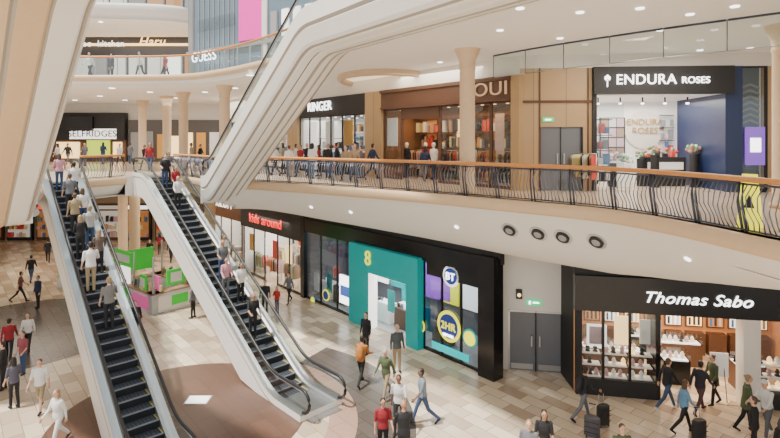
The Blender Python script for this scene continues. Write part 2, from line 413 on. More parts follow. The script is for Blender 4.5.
for q in range(5): b.box(k0+.5+q*1.6,k0+1.2+q*1.6,.15,.18,1.5,2.6,[PAL[3],LITS,PAL[0],LITO,PAL[2]][q])
spots(b,k0,k1,4,4.15,5,LITW)
b.obj('shopfront',kd); text('kids around',G,(k0+k1)/2-.4,-.2,3.75,.85,REDL,kd)
area('lamp',G.w((k0+k1)/2,2,4.0),5,620,(1,.92,.82),parent=kd,rot=(0,0,G.a))
ms=empty('gift_shop'); b=MB(); b.M=G.M; m0=G.s(203); m1=G.s(242)
interior(b,m0,m1,4,0,4.2,SWHITE,SWHITE,FL1); mullions(b,m0,m1,0,3.3,4,BROWN,GLD); b.box(m0-.4,m1+.2,-.15,.1,3.3,5.3,BROWN); shelves(b,m0+.2,m1-.2,3.5,0,3,5,PAL,.85,.5,BROWN)
for q in range(4): table(b,m0+.5+q*2.3,.6,0,1.6,.8,BROWN,PAL)
b.obj('shopfront',ms); text('MUSEUM',G,(m0+m1)/2+.3,-.2,4.3,.95,LITS,ms)
area('lamp',G.w((m0+m1)/2,2,4.0),4,480,(1,.92,.82),parent=ms,rot=(0,0,G.a))
DW=W((4.3,20.0),(6.75,19.55)); b=MB(); b.M=DW.M
x0=DW.s(508); x1=DW.s(564)
b.box(-.8,x0,0,.2,0,5.2,WHITE); b.box(x1,DW.L+.3,0,.2,0,5.2,WHITE); b.box(x0,x1,0,.2,2.3,5.2,WHITE); b.obj('wall_service')
b=MB(); b.M=DW.M; b.box(x0,x1,.05,.1,0,2.3,DOORG); mid=(x0+x1)/2
for xa,xb in ((x0,x0+.07),(x1-.07,x1),(mid-.02,mid+.02)): b.box(xa,xb,-.02,.1,0,2.3,STEEL if xa<mid-.1 or xa>mid+.1 else BLK2)
b.box(x0,x1,-.02,.1,2.23,2.3,STEEL)
for xx in (mid-.18,mid+.12): b.box(xx,xx+.05,-.06,.05,.95,1.35,STEEL)
b.box(x0+.12,mid-.1,.03,.05,.05,.25,STEEL); b.box(mid+.1,x1-.12,.03,.05,.05,.25,STEEL); b.obj('door_1')
b=MB(); b.M=DW.M; xx=DW.s(534); b.box(xx-.28,xx+.28,-.06,0,2.52,2.74,LITG); b.box(xx-.05,xx+.18,-.07,-.05,2.6,2.66,LITW); b.cyl((xx-.16,-.07,2.66),(0,-1,0),.04,.01,LITW,8); b.box(xx-.2,xx-.12,-.07,-.05,2.56,2.64,LITW); b.obj('exit_sign')
b=MB(); b.M=DW.M; b.box(DW.s(516),DW.s(522),-.1,0,2.75,3.1,BLK2); b.cyl((DW.s(519),-.08,2.9),(0,-1,0),.07,.04,LITO,10); b.obj('wall_lamp')
b=MB(); b.box(6.45,6.65,18.0,19.7,0,5.0,BLK2); b.obj('wall_return')
# jewellery shop
T=W((6.5,18.1),(14.6,16.6)); js=empty('jewellery_shop'); b=MB(); b.M=T.M
zt=4.15; zf=2.95
b.box(-.1,T.L,-.25,.15,zf,zt,BLACK); b.box(-.1,T.L,-.1,.3,zt,5.6,BLK2)
interior(b,0,T.L,4.5,0,zf+.1,WARMW,SWHITE,FLOOR)
ea=T.s(657); eb=T.s(738)
mullions(b,0,ea,0,zf,3,BLACK,GLD,.09); b.box(0,ea,-.05,.6,0,.55,BLK2)
pa,pb=T.s(740),T.s(757); b.box(pa,pb,-.25,.3,0,zf,WHITE2); b.box(pb,T.L,-.05,.5,0,.5,BLK2); mullions(b,pb,T.L,0,zf,2,BLACK,GLD,.08)
b.box(ea-.05,ea+.1,-.05,1.0,0,zf,BLACK)
def bust(x,y,z,m):
    b.cyl((x,y,z),(0,0,1),.09,.03,m,10); b.cyl((x,y,z+.03),(0,0,1),.05,.1,m,10,.08); b.cyl((x,y,z+.13),(0,0,1),.08,.1,m,10,.03)
def wincase(xa,xb):
    for lv,zz_ in enumerate((.55,.95,1.35)):
        b.box(xa,xb,.12,.5,zz_,zz_+.03,SWHITE)
        x=xa+.12
        while x<xb-.08:
            bust(x,.3,zz_+.03,random.choice([BLACK,SWHITE,PAL[7],LITO])); x+=random.uniform(.2,.32)
wincase(.08,ea/3-.05); wincase(ea/3+.05,2*ea/3-.05); wincase(2*ea/3+.05,ea-.1); wincase(pb+.1,T.L-.1)
b.box(.35,1.0,.06,.1,1.65,2.4,LITS); b.box(.42,.93,.05,.06,1.72,2.33,PAL[7]); b.box(1.35,1.85,.5,.55,1.6,2.6,LITO); b.box(2.2,2.9,.55,.6,1.65,2.5,SWHITE)
def case(x,y,w=.9,d=.6,m=BLACK):
    b.box(x-w/2,x+w/2,y,y+d,0,.85,m); b.box(x-w/2,x+w/2,y,y+d,.85,1.15,GLD); b.box(x-w/2+.05,x+w/2-.05,y+.05,y+d-.05,.86,.9,LITS)
    k=x-w/2+.12
    while k<x+w/2-.1: bust(k,y+d/2,.9,random.choice([BLACK,SWHITE,PAL[7]])); k+=.2
case(T.s(690),1.2); case(T.s(640),1.7,1.2,.6,BROWN); case(T.s(606),1.9,1.2,.6,BROWN); case(T.s(712),2.9,1.6,.5,BROWN); case(T.s(770),1.2,1,.6,BROWN); case(T.s(668),3.4,1.4,.5,BLACK)
for i in range(10):
    x=.2+i*.8; b.box(x,x+.66,4.15,4.5,.0,.9,BROWN); b.box(x,x+.66,4.38,4.45,1.1,2.3,BROWN); b.box(x+.06,x+.6,4.34,4.38,1.16,2.24,[LITO,WARMW,LITS][i%3])
    for q in range(3): b.box(x+.1+q*.17,x+.18+q*.17,4.3,4.34,1.2,1.5+.2*q,random.choice(PALD))
for i in range(10):
    for y in (.9,2.4): b.cyl((.5+i*.75,y,zf+.06),(0,0,1),.06,.03,LITW,8)
xe=T.s(722); b.box(xe-.28,xe+.28,.2,.24,.85,1.65,SWHITE)
for q in (-.22,.22): b.tube([(xe+q,.15,0),(xe+q*.5,.24,1.7)],.015,BROWN,5)
b.obj('shopfront',js); text('Thomas Sabo',T,T.s(693),-.29,3.52,.52,LITW,js,shear=.35,fx=1.12)
area('lamp',T.w(3.5,2.2,2.9),5,330,(1,.78,.54),parent=js,rot=(0,0,T.a),size2=3)

# ================================================================= L1 SHOPS
N1=W((4.9,19.6),(17,18.7))
b=MB(); b.M=N1.M; e0=N1.s(592); e1=N1.s(731)
b.box(0,N1.L,.0,.3,11.5,12.0,WHITE); da=N1.s(539); db=N1.s(583)
zd=N1.z(560,127)
b.box(-.0,da,0,.25,L1,11.5,TAN); b.box(db,e0,0,.25,L1,11.5,TAN); b.box(da,db,0,.25,zd,11.5,TAN)
for x in (da+.02,N1.s(588)): b.box(x-.03,x+.03,-.03,0,L1,11.5,BROWN)
b.box(N1.s(520),e0,-.04,0,zd+.9,zd+1.0,BROWN)
b.box(e1,e1+.35,-.1,.3,L1,11.5,NAVY)
b.box(N1.s(766),N1.L,0,.3,L1,11.5,TAN); b.obj('wall_gallery')
b=MB(); b.M=N1.M; b.box(da,db,.06,.12,L1,zd,DOORG); m_=(da+db)/2; b.box(m_-.015,m_+.015,.03,.07,L1,zd,BLK2)
for x in (da,db-.06): b.box(x,x+.06,-.02,.1,L1,zd,BLK2)
for x in (m_-.15,m_+.1): b.box(x,x+.04,0,.07,L1+1,L1+1.4,STEEL)
b.obj('door_2')
b=MB(); b.M=N1.M; x=N1.s(548); b.box(x-.2,x+.2,-.05,0,zd+.2,zd+.36,LITG); b.box(x-.12,x+.1,-.06,-.04,zd+.25,zd+.3,LITW); b.obj('exit_sign')
fs=empty('flower_shop'); b=MB(); b.M=N1.M
zf=N1.z(660,94)
b.box(e0,e1,-.25,.2,zf,11.5,BLK2); interior(b,e0,e1,4,L1,zf,SWHITE,SWHITE,FL1)
b.box(e0,e0+.15,-.1,.3,L1,zf,BLK2); b.box(e1-.25,e1,-.1,3.6,L1,zf,NAVY)
b.box(e0+.2,e0+1.3,.4,.44,L1+.8,L1+3.3,GLD)
shelves(b,e0+.2,e0+.95,1.0,L1+.3,L1+2.7,4,PALD+[PAL[0]],.95,.4,BLK2)
# framed grid picture + shelf on the back wall
xg=N1.s(630)+.15
b.box(xg,xg+1.1,3.9,3.95,L1+1.1,L1+2.9,BLK2)
for i in range(3):
    for j in range(4): b.box(xg+.06+i*.34,xg+.36+i*.34,3.88,3.9,L1+1.16+j*.44,L1+1.54+j*.44,random.choice([PAL[7],PAL[1],GREY,PAL[5]]))
shelves(b,N1.s(706),N1.s(722),3.9,L1+.8,L1+3.0,4,PALD+[PAL[0],PAL[7]],.95,.2,BLK2)
def bouquet(x,y,h,r=.2):
    b.cyl((x,y,L1),(0,0,1),r,h,random.choice([BLK2,SWHITE,BLK2]),12)
    m=random.choice([PAL[0],PAL[7],PAL[1],PAL[5],PAL[7]])
    for k in range(12): b.ell((x+random.uniform(-.2,.2),y+random.uniform(-.2,.2),L1+h+.1+random.uniform(0,.25)),(.08,.08,.08),m if k%3 else PAL[6],8,5)
for px in (600,608,616,624,632,641,650,659,668,704,712,719): bouquet(N1.s(px)+.15,random.uniform(1.2,3.2),random.uniform(.8,1.45),.16)
x=N1.s(690); b.box(x-.8,x+.8,2.0,2.6,L1,L1+1.2,BLK2); b.box(x-.7,x+.7,1.98,2.0,L1+.7,L1+1.0,SWHITE)
for k in range(4): b.box(x-.6+k*.3,x-.45+k*.3,2.1,2.3,L1+1.2,L1+1.35+.1*(k%2),random.choice([PAL[0],BLK2,PAL[7]]))
x=N1.s(683); b.cyl((x+.2,3.95,L1+2.35),(0,-1,0),.85,.03,mat('pale_disc',(.8,.74,.66),.6),32)
for i in range(6): b.tube([(e0+.6+i*.85,1.2,zf-.02),(e0+.6+i*.85,1.2,zf-.25)],.03,BLK2,6); b.cyl((e0+.6+i*.85,1.2,zf-.3),(0,0,1),.06,.06,LITW,8)
b.obj('shopfront',fs); text('ENDURA',N1,N1.s(643),-.28,(zf+11.5)/2,.52,LITW,fs,fx=1.0); text('ROSES',N1,N1.s(692),-.28,(zf+11.5)/2-.03,.34,LITW,fs)
text('ENDURA\nROSES',N1,N1.s(683)+.2,3.88,L1+2.5,.38,mat('gold_text',(.5,.33,.12),.4),fs)
b=MB(); b.M=N1.M; xr=N1.s(605); b.tube([(xr,-.27,zf+.25),(xr,-.27,zf+.5)],.02,LITW,5)
for k in range(3): b.ell((xr+(k-1)*.06,-.28,zf+.57+(.05 if k==1 else 0)),(.05,.02,.08),LITW,8,6)
b.obj('rose_emblem',fs)
area('lamp',N1.w((e0+e1)/2,2,zf-.15),4,300,(1,.94,.86),parent=fs,rot=(0,0,N1.a),size2=3)
b=MB(); b.M=N1.M; q0=e1+.35; q1=N1.s(766); b.box(q0,q1,.4,.5,L1,11.5,BLUEG); mullions(b,q0,q1,L1,11.5,1,BLK2,GLD,.08)
for k in range(7):
    z=N1.z(755,125)+k*.22; b.add([(q0+.1,.2,z),((q0+q1)/2,.2,z+.15),(q1-.1,.2,z),(q1-.1,.2,z+.08),((q0+q1)/2,.2,z+.23),(q0+.1,.2,z+.08)],[(0,1,4,5),(1,2,3,4)],GREY)
xa=N1.s(744);xb=N1.s(763); b.box(xa,xb,-.12,-.04,N1.z(755,165),N1.z(755,127),mat('purple_screen',(.22,.10,.55),.4,emit=.9)); b.box(xa+.15,xb-.15,-.14,-.12,N1.z(755,152),N1.z(755,138),LITW)
b.obj('shop_window_display')
# yellow wet-floor stand on the gallery
b=MB(); b.M=Matrix.Translation((7.75,11.2,L1))@Matrix.Rotation(math.radians(-40),4,'Z')
for sg in (1,-1):
    b.add([(-.22,sg*.24,0),(.22,sg*.24,0),(.14,sg*.02,1.15),(-.14,sg*.02,1.15)],[(0,1,2,3)],YEL)
    b.add([(-.1,sg*.15-.01,.45),(.1,sg*.15-.01,.45),(0,sg*.12-.01,.75)],[(0,1,2)],BLK2)
b.tube([(-.14,0,1.15),(.14,0,1.15)],.02,YEL,6); b.obj('wet_floor_sign')
C1=W((-14,43),(4.9,19.6))
b=MB(); b.M=C1.M; b.box(0,C1.L,0,.3,11.25,12.0,WHITE)
for a,c in ((368,384),(514,522),(290,300)): b.box(C1.s(a),C1.s(c),-.2,.25,L1,11.25,TAN)
b.obj('wall_gallery_shops')
cs=empty('fashion_shop'); b=MB(); b.M=C1.M; c0=C1.s(384); c1=C1.s(514); zf=10.3
b.box(c0,c1,-.2,.2,zf,11.25,BROWN); b.box(c0,c1,-.3,.1,11.1,11.25,BROWN); b.box(c0,c1,-.26,.1,zf,zf+.1,BROWN)
interior(b,c0,c1,2.4,L1,zf,mat('brown_inner',(.20,.09,.04),.6,emit=.04,ecol=(1,.5,.2)),BROWN,FL1)
g1=C1.s(402); g2=C1.s(440); g3=C1.s(470)
mullions(b,c0,g1,L1,zf,1,BROWN,GLD,.14); mullions(b,g2,g3,L1,zf,1,BROWN,GLD,.18); mullions(b,g3,c1,L1,zf,2,BROWN,GLD,.14)
b.box(g1,g2,-.05,.15,L1+2.9,zf,BROWN)
shelves(b,c0+.1,c1-.1,2.3,L1,L1+3,4,PALW+[PAL[5],PAL[4],PAL[4]],.8,.4,BROWN)
for q in range(9): rack(b,c0+.3+q*1.15,1.5,L1,1.0,PALW+[PAL[4],PAL[4]],1.4)
for q in range(5): b.box(c0+.8+q*2.1,c0+1.5+q*2.1,2.2,2.25,L1+1.6,L1+2.9,LITO if q%2 else WARMW)
b.box(g3+.5,c1-1.3,1.0,1.05,L1+1.3,L1+3.0,mat('poster_warm',(.6,.4,.3),.5,emit=.3))
for i in range(12): b.cyl((c0+.4+i*(c1-c0)/12,.8,zf-.03),(0,0,1),.07,.03,LITO,8)
b.obj('shopfront',cs); text('OUI',C1,C1.s(494),-.24,10.78,.75,mat('bronze_text',(.5,.33,.18),.3,.6,emit=.35,ecol=(1,.7,.4)),cs,fx=1.3)
area('lamp',C1.w((c0+c1)/2,1.2,zf-.15),7,170,(1,.68,.4),parent=cs,rot=(0,0,C1.a),size2=1.8)
cs=empty('clothing_shop'); b=MB(); b.M=C1.M; c0=C1.s(300); c1=C1.s(368); zf=10.2
b.box(c0,c1,-.15,.2,zf,11.25,BLK2); interior(b,c0,c1,4,L1,zf,SWHITE,GREY,FL1); mullions(b,c0,c1,L1,zf,6,BLK2,GLD,.06)
shelves(b,c0+.2,c1-.2,3.9,L1,L1+3,5,PAL,.9,.5,SWHITE); shelves(b,c0+.5,c1-.5,1.4,L1,L1+2.0,3,PALD+[PAL[0]],.8,.4,BLK2)
for k in range(5): b.box(c0+.8+k*1.9,c0+1.7+k*1.9,.2,.25,L1+1.6,L1+3.0,random.choice([LITS,SWHITE,PAL[2],PAL[3]]))
spots(b,c0,c1,4,zf,8,LITW)
b.obj('shopfront',cs); text('RINGER',C1,C1.s(322),-.2,10.75,.75,LITW,cs)
area('lamp',C1.w((c0+c1)/2,1.6,zf-.15),8,340,(1,.95,.9),parent=cs,rot=(0,0,C1.a),size2=2.5)
cs=empty('accessories_shop'); b=MB(); b.M=C1.M; c0=.5; c1=C1.s(290); zf=10.2
b.box(c0,c1,-.15,.2,zf,11.25,WHITE); interior(b,c0,c1,4,L1,zf,SWHITE,GREY,FL1); mullions(b,c0,c1,L1,zf,6,DSTEEL,GLD,.08); shelves(b,c0+.2,c1-.2,3,L1,L1+3,4,PAL,.9,.5,SWHITE)
b.obj('shopfront',cs); area('lamp',C1.w((c0+c1)/2,1.6,zf-.15),8,300,(1,.95,.9),parent=cs,rot=(0,0,C1.a),size2=2.5)

B1=W((-44,45.9),(-12,45.9)); ds=empty('department_store'); b=MB(); b.M=B1.M
xs=lambda px,y=45.9:(px-390)/F*y+44
def zz(py,y=45.9): return CZ-(py-HY)/F*y
b.box(xs(50),xs(128),-.6,0,zz(140),zz(113),BLK2); b.box(xs(73),xs(98),-.9,-.6,zz(131),zz(117),BLACK)
b.box(xs(50),xs(128),-.3,0,L1,zz(140),BROWN); b.box(xs(74),xs(120),-.65,-.6,zz(139),zz(129),LITS)
b.box(xs(90),xs(112),-.5,-.3,zz(155),zz(140),mat('lime_lit',(.55,.75,.05),.4,emit=1.0)); b.box(xs(60),xs(82),-.5,-.3,zz(158),zz(142),LITO); b.box(xs(116),xs(124),-.5,-.3,zz(158),zz(142),LITO)
b.box(xs(130),xs(245),-.3,0,L1,zz(120),mat('dark_front',(.10,.09,.085),.4))
for k in range(9):
    x=xs(133)+k*1.15; b.box(x,x+.8,-.4,-.3,L1+.3,L1+2.2+random.random()*.6,random.choice([LITO,LITS,SWHITE,PAL[3],GREY]))
b.obj('shopfront',ds); text('SELFRIDGES',B1,xs(97),-.75,zz(134),.78,BLK2,ds)
b=MB(); b.M=B1.M
for k in range(12):
    x=k*2.6; c=[LITO,SWHITE,LITS,PAL[5],LITO,REDL][k%6]
    b.box(x,x+2.2,-.3,0,0,3.2,BROWN if k%2 else BLK2); b.box(x+.15,x+2.05,-.4,-.3,.3,2.6,[WARMW,SWHITE,WARMW][k%3]); b.box(x+.2,x+2.0,-.45,-.3,2.75,3.05,c)
    shelves(b,x+.2,x+2,-.41,.3,2.3,3,PAL,.8,.3)
b.obj('far_shopfronts')

# ================================================================= UPPER LEVELS
b=MB(); b.box(-44,-5,42,42.3,L2,26,mat('dark_front2',(.05,.05,.055),.3))
for k in range(14):
    x=-33+k*1.5; b.box(x,x+1.2,41.8,42,L2+.5,L2+3.0,random.choice([LITO,SWHITE,GREY,BROWN,WARMW,LITS]))
    b.box(x,x+1.3,41.8,42,18.5,20.8,random.choice([SWHITE,GREY,WARMW]))
b.box(-34,-15,41.7,42,16.4,16.55,LITO); b.obj('wall_upper_back')
U=W((-34,41.6),(-6,41.6)); us=empty('upper_shop_sign'); text('Haru',U,(152-390)/F*41.6+34,-.1,CZ+98/F*41.6,1.0,LITO,us,shear=.3); text('oo  kitchen',U,(104-390)/F*41.6+34,-.1,CZ+96/F*41.6,.7,LITS,us)
P=cr([(-43,33.5),(-28,34.5),(-20,35.5),(-15,36.5),(-12.5,40)])
b=MB(); ol=[tuple(p) for p in P]+[(-12.5,41.9),(-43,41.9)]
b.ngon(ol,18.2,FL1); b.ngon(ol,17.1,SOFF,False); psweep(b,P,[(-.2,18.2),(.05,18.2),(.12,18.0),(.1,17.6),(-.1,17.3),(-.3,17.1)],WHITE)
b.obj('floor_upper'); glassbal(P,18.2,'glass_balustrade')
b=MB()
for k in range(10):
    p=P[10+k*9] if 10+k*9<len(P) else P[-1]; b.cyl((p.x,p.y+1.0,17.05),(0,0,1),.14,.03,LITW,10)
b.obj('ceiling_downlights')
area('gallery_lamp',(-20,38,17.0),8,350,size2=4)
UB=W((-13.2,34),(-3.5,27.0)); b=MB(); b.M=UB.M
b.box(0,UB.L,0,.3,L2,24,BLUEG)
b.box(UB.s(240),UB.s(263),-.1,0,UB.z(250,40),24,PINK); b.box(UB.s(263),UB.s(268),-.1,0,L2,24,WHITE); b.box(UB.s(190),UB.s(194),-.1,0,L2,24,STEEL)
for k in range(9): b.box(UB.s(194+k*5),UB.s(194+k*5)+.05,-.05,0,L2,24,GREY)
b.box(0,UB.L,-.15,0,UB.z(215,52),UB.z(215,48),STEEL)
b.box(UB.s(200),UB.s(236),-.2,-.1,UB.z(215,30),UB.z(215,18),GLD)
for k in range(5): x=UB.s(272)+k*.9; b.box(x,x+.5,-.12,0,L2+.4,L2+3.4,random.choice([SWHITE,GREY,LITS]))
b.obj('wall_upper_store')
us=empty('store_sign'); text('GUESS',UB,UB.s(212),-.6,UB.z(212,58),.85,LITW,us)

# ================================================================= ESCALATORS
T30=math.tan(math.radians(30))
def escalator(start,dr,z0,z1,f0,f1,w=.78,depth=1.0,clad=WHITE2,ribs=False,name='escalator',lane=.5,under=None):
    d=Vector(dr).normalized(); rise=z1-z0; run=rise/T30; Ltot=f0+run+f1
    M_=Matrix.Translation((start[0],start[1],z0))@Matrix.Rotation(math.atan2(d.y,d.x),4,'Z')
    raw=lambda s: max(0,min(rise,(s-f0)*T30))
    zs=lambda s: sum(raw(s+k*.12) for k in range(-4,5))/9
    S=[0,f0*.4]+[f0-.6+i*.15 for i in range(9)]; S+= [f0+.9+i*1.0 for i in range(int((run-1.6))) ]+[f0+run-.6+i*.15 for i in range(9)]+[f0+run+f1*.6,Ltot]
    S=sorted(x for x in S if 0<=x<=Ltot)
    b=MB(); b.M=M_
    under=under or clad
    def sw(sec,m,closed=False,clamp=None,smooth=False):
        vs=[];k=len(sec)
        for x in S:
            for t,dz in sec:
                z=zs(x)+dz
                if clamp is not None and z<clamp: z=clamp
                vs.append((x,t,z))
        kk=k if closed else k-1
        b.add(vs,[(i*k+j,(i+1)*k+j,(i+1)*k+(j+1)%k,i*k+(j+1)%k) for i in range(len(S)-1) for j in range(kk)],m,smooth)
    cl=.012 if z0==0 else None
    for sg in (1,-1):
        if ribs:
            sw([(sg*w,.22),(sg*w,-.30)],clad,clamp=cl); sw([(sg*w,-.30),(sg*(w-.06),-.34),(sg*(w-.06),-.40)],GROOVE,clamp=cl)
            sw([(sg*(w-.06),-.40),(sg*(w-.02),-.44),(sg*(w-.14),-.85),(sg*(w-.2),-.95)],clad,clamp=cl)
            sw([(sg*(w-.2),-.95),(sg*(w-.25),-.93),(sg*(w-.3),-.98)],GROOVE)
            for q in range(2):
                a=w-.3-q*(w-.3)/2; c=w-.3-(q+1)*(w-.3)/2
                sw([(sg*a,-.98-q*.06),(sg*(a-.05),-1.02-q*.06),(sg*(c+.06),-1.06-q*.04)],clad if q==0 else under); sw([(sg*(c+.06),-1.06-q*.04),(sg*c,-1.02-q*.04)],GROOVE)
        else:
            sw([(sg*w,.22),(sg*w,-.05),(sg*w,-depth)],clad,clamp=cl); sw([(sg*(w+.01),.02),(sg*(w+.01),-.03)],GROOVE,clamp=cl)
        sw([(sg*w,.22),(sg*(lane+.06),.22),(sg*lane,.16),(sg*lane,-.35)],STEEL)
        gt=(w+lane)/2+.02
        sw([(sg*gt,.22),(sg*gt,.90)],GL)
        hp=[]
        for i in range(9):
            a=math.pi/2+math.pi*i/8; hp.append((.1+.36*math.cos(a)*1.0-.05,sg*gt,zs(0)+.61+.36*math.sin(a)))
        hp=hp[::-1]
        for x in S:
            if x>.2 and x<Ltot-.2: hp.append((x,sg*gt,zs(x)+.97))
        for i in range(9):
            a=math.pi/2-math.pi*i/8; hp.append((Ltot-.05+.36*math.cos(a),sg*gt,zs(Ltot)+.61+.36*math.sin(a)))
        b.tube(hp,.05,RUBBER,8)
        b.tube([(x,sg*gt,zs(x)+.90) for x in S],.026,STEEL,6)
        for e in (0,Ltot):
            vs=[(e,sg*gt,zs(e)+.22)]
            for i in range(9):
                a=math.pi/2+math.pi*i/8*(1 if e==0 else -1); vs.append((e+.32*math.cos(a),sg*gt,zs(e)+.61+.32*math.sin(a)))
            b.add(vs,[tuple(range(len(vs)))],GL)
    if not ribs: sw([(w,-depth),(-w,-depth)],clad,clamp=cl)
    for e,zl in ((0,-depth if cl is None else .01),(Ltot,rise-depth)):
        zt_=.2 if e==0 else rise+.0
        b.add([(e,w,zt_),(e,-w,zt_),(e,-w,zl),(e,w,zl)],[(0,1,2,3)],clad)
    b.box(-.3,f0-.35,-lane-.05,lane+.05,-.02,.02,STEEL); b.box(f0+run+.35,Ltot+.3,-lane-.05,lane+.05,rise-.03,rise+.015,STEEL)
    s=f0-.35
    while s<f0+run+.3:
        z=zs(s+.2); z=max(z,.0)
        b.box(s,s+.405,-lane,lane,z-.04,z,TREAD); b.box(s,s+.02,-lane,lane,z-.25,z-.04,TRISE)
        b.box(s-.003,s+.03,-lane,lane,z-.03,z+.003,TEDGE)
        for sg in (1,-1): b.box(s,s+.4,sg*(lane-.03)-.015,sg*(lane-.03)+.015,z,z+.004,mat('step_yellow',(.5,.42,.12),.5))
        for q in range(9):
            t=-lane+.08+q*(2*lane-.16)/8; b.box(s+.03,s+.4,t-.008,t+.008,z,z+.005,TRISE)
        s+=.4
    b.obj(name)
    def pt(s,t=0):
        st=math.floor((s-(f0-.35))/.4)*.4+f0-.35
        z=zs(st+.2) if f0-.35<s<f0+run+.3 else zs(s)
        v=M_@Vector((st+.2,t,z)); return v,math.atan2(d.y,d.x)
    return pt
def startof(top,DE,L): dn=Vector(DE).normalized(); return (top[0]-dn.x*L,top[1]-dn.y*L)
LT=1.3+6.9/T30+1.2
E1=escalator(startof((-15.4,24.05),(-.67,.74),LT),(-.67,.74),0,L1,1.3,1.2)
E2=escalator(startof((-12.85,27.8),(-.695,.72),LT+.9),(-.695,.72),0,L1,1.9,1.5,w=.84,lane=.54)
E3=escalator((-8.2,25.1),(.582,-.813),L1,L2,.7,9.8,.92,1.1,WHITE2,True)
E4=escalator((-14.0,17.75),(.655,-.755),L1,L2,.9,6,1.5,1.1,WHITE2,True,under=BEIGE)

# ================================================================= KIOSK etc
b=MB(); kx,ky=-15.2,28.6; b.M=Matrix.Translation((kx,ky,0))@Matrix.Rotation(math.radians(-38),4,'Z')
GRN=mat('kiosk_green',(.05,.55,.05),.5,emit=.3); KW=mat('kiosk_white',(.85,.85,.83),.5); KP=mat('kiosk_pink',(.85,.15,.4),.5,emit=.3)
for x0,x1,y0,y1 in ((0,4.2,0,.6),(0,.6,0,2.8),(3.6,4.2,0,2.8),(0,4.2,2.2,2.8)):
    b.box(x0,x1,y0,y1,0,1.0,KW); b.box(x0-.03,x1+.03,y0-.03,y1+.03,1.0,1.06,PAL[5])
b.box(.2,1.6,-.05,0,.1,.92,GRN); b.box(.5,1.2,-.07,-.05,.35,.7,KW); b.box(4.2,4.25,.3,2.5,.1,.9,PAL[1]); b.box(4.25,4.27,1.0,1.9,.3,.8,GRN); b.box(2.2,3.8,-.04,0,.2,.85,KP)
for x,y in ((.1,.1),(4.1,.1),(.1,2.7),(4.1,2.7),(2.1,.1)): b.cyl((x,y,1),(0,0,1),.05,1.9,STEEL,8)
b.box(-.1,1.9,.05,.2,2.1,2.8,GRN); b.box(.1,1.7,.0,.05,2.25,2.65,KW); b.box(2.2,4.2,2.65,2.75,1.9,2.9,GRN); b.box(2.4,4.0,2.6,2.65,2.15,2.7,KW)
b.box(.3,1.3,.2,.3,1.06,1.9,LITS); b.box(2.6,3.2,.15,.25,1.06,1.8,GRN); b.box(2.68,3.12,.13,.15,1.2,1.65,KW); b.box(-.0,.1,.4,2.2,1.4,2.6,GRN); b.box(3.3,3.9,.5,.6,1.06,1.8,KP); b.box(4.05,4.15,.8,1.8,1.3,2.1,GRN); b.box(4.15,4.17,1.0,1.6,1.45,1.95,KW)
for k in range(60):
    x=random.uniform(.1,4.1); y=random.choice([random.uniform(.05,.5),random.uniform(2.25,2.7)]); b.box(x,x+.12,y,y+.1,1.06,1.06+random.uniform(.08,.45),random.choice(PAL))
b.obj('retail_kiosk')
def plant(x,y,z=0):
    b=MB(); b.lathe(x,y,[(0,z),(.28,z),(.36,z+.6),(.33,z+.6),(.3,z+.5),(0,z+.5)],KW,16); lf=mat('leaf_green',(.08,.28,.06),.5)
    for k in range(60):
        a=random.uniform(0,6.28); r=random.uniform(.1,.55); h=random.uniform(.7,1.6); p=Vector((x,y,z+.5)); q=Vector((x+r*math.cos(a),y+r*math.sin(a),z+h)); s=Vector((-math.sin(a),math.cos(a),0))*.05
        m=p.lerp(q,.6)+Vector((0,0,.1)); b.add([p,m+s,q,m-s],[(0,1,2,3)],lf)
    b.obj('potted_plant')
plant(-17.2,31.0); plant(-19.5,31)

# ================================================================= PEOPLE
def cap_(b,p,q,r1,r2,m,n=12):
    P=Vector(p);Q=Vector(q);d=(Q-P).normalized(); pts=[];rr=[]
    for i in range(4): a=math.pi/2*(i+.3)/4; pts.append(P-d*r1*math.cos(a)); rr.append(r1*math.sin(a))
    for i in range(4): t=i/3; pts.append(P.lerp(Q,t)); rr.append(r1+(r2-r1)*t)
    for i in range(4): a=math.pi/2*(1-(i+.3+.4)/4); pts.append(Q+d*r2*math.cos(a)); rr.append(max(.004,r2*math.sin(a)))
    b.tube(pts,0,m,n,rr)
def loft(b,rings,m,n=16):
    vs=[]
    for c,rx,ry in rings:
        for k in range(n):
            t=2*math.pi*k/n; vs.append((c[0]+rx*math.cos(t),c[1]+ry*math.sin(t),c[2]))
    R=len(rings); b.add(vs,[(i*n+k,i*n+(k+1)%n,(i+1)*n+(k+1)%n,(i+1)*n+k) for i in range(R-1) for k in range(n)]+[tuple(range(n))[::-1],tuple((R-1)*n+k for k in range(n))],m)
SL=[mat('slot_%d'%i,(.5,.5,.5)) for i in range(8)]
SK,HA,TO,BO,SH,BG,EY,LI=SL
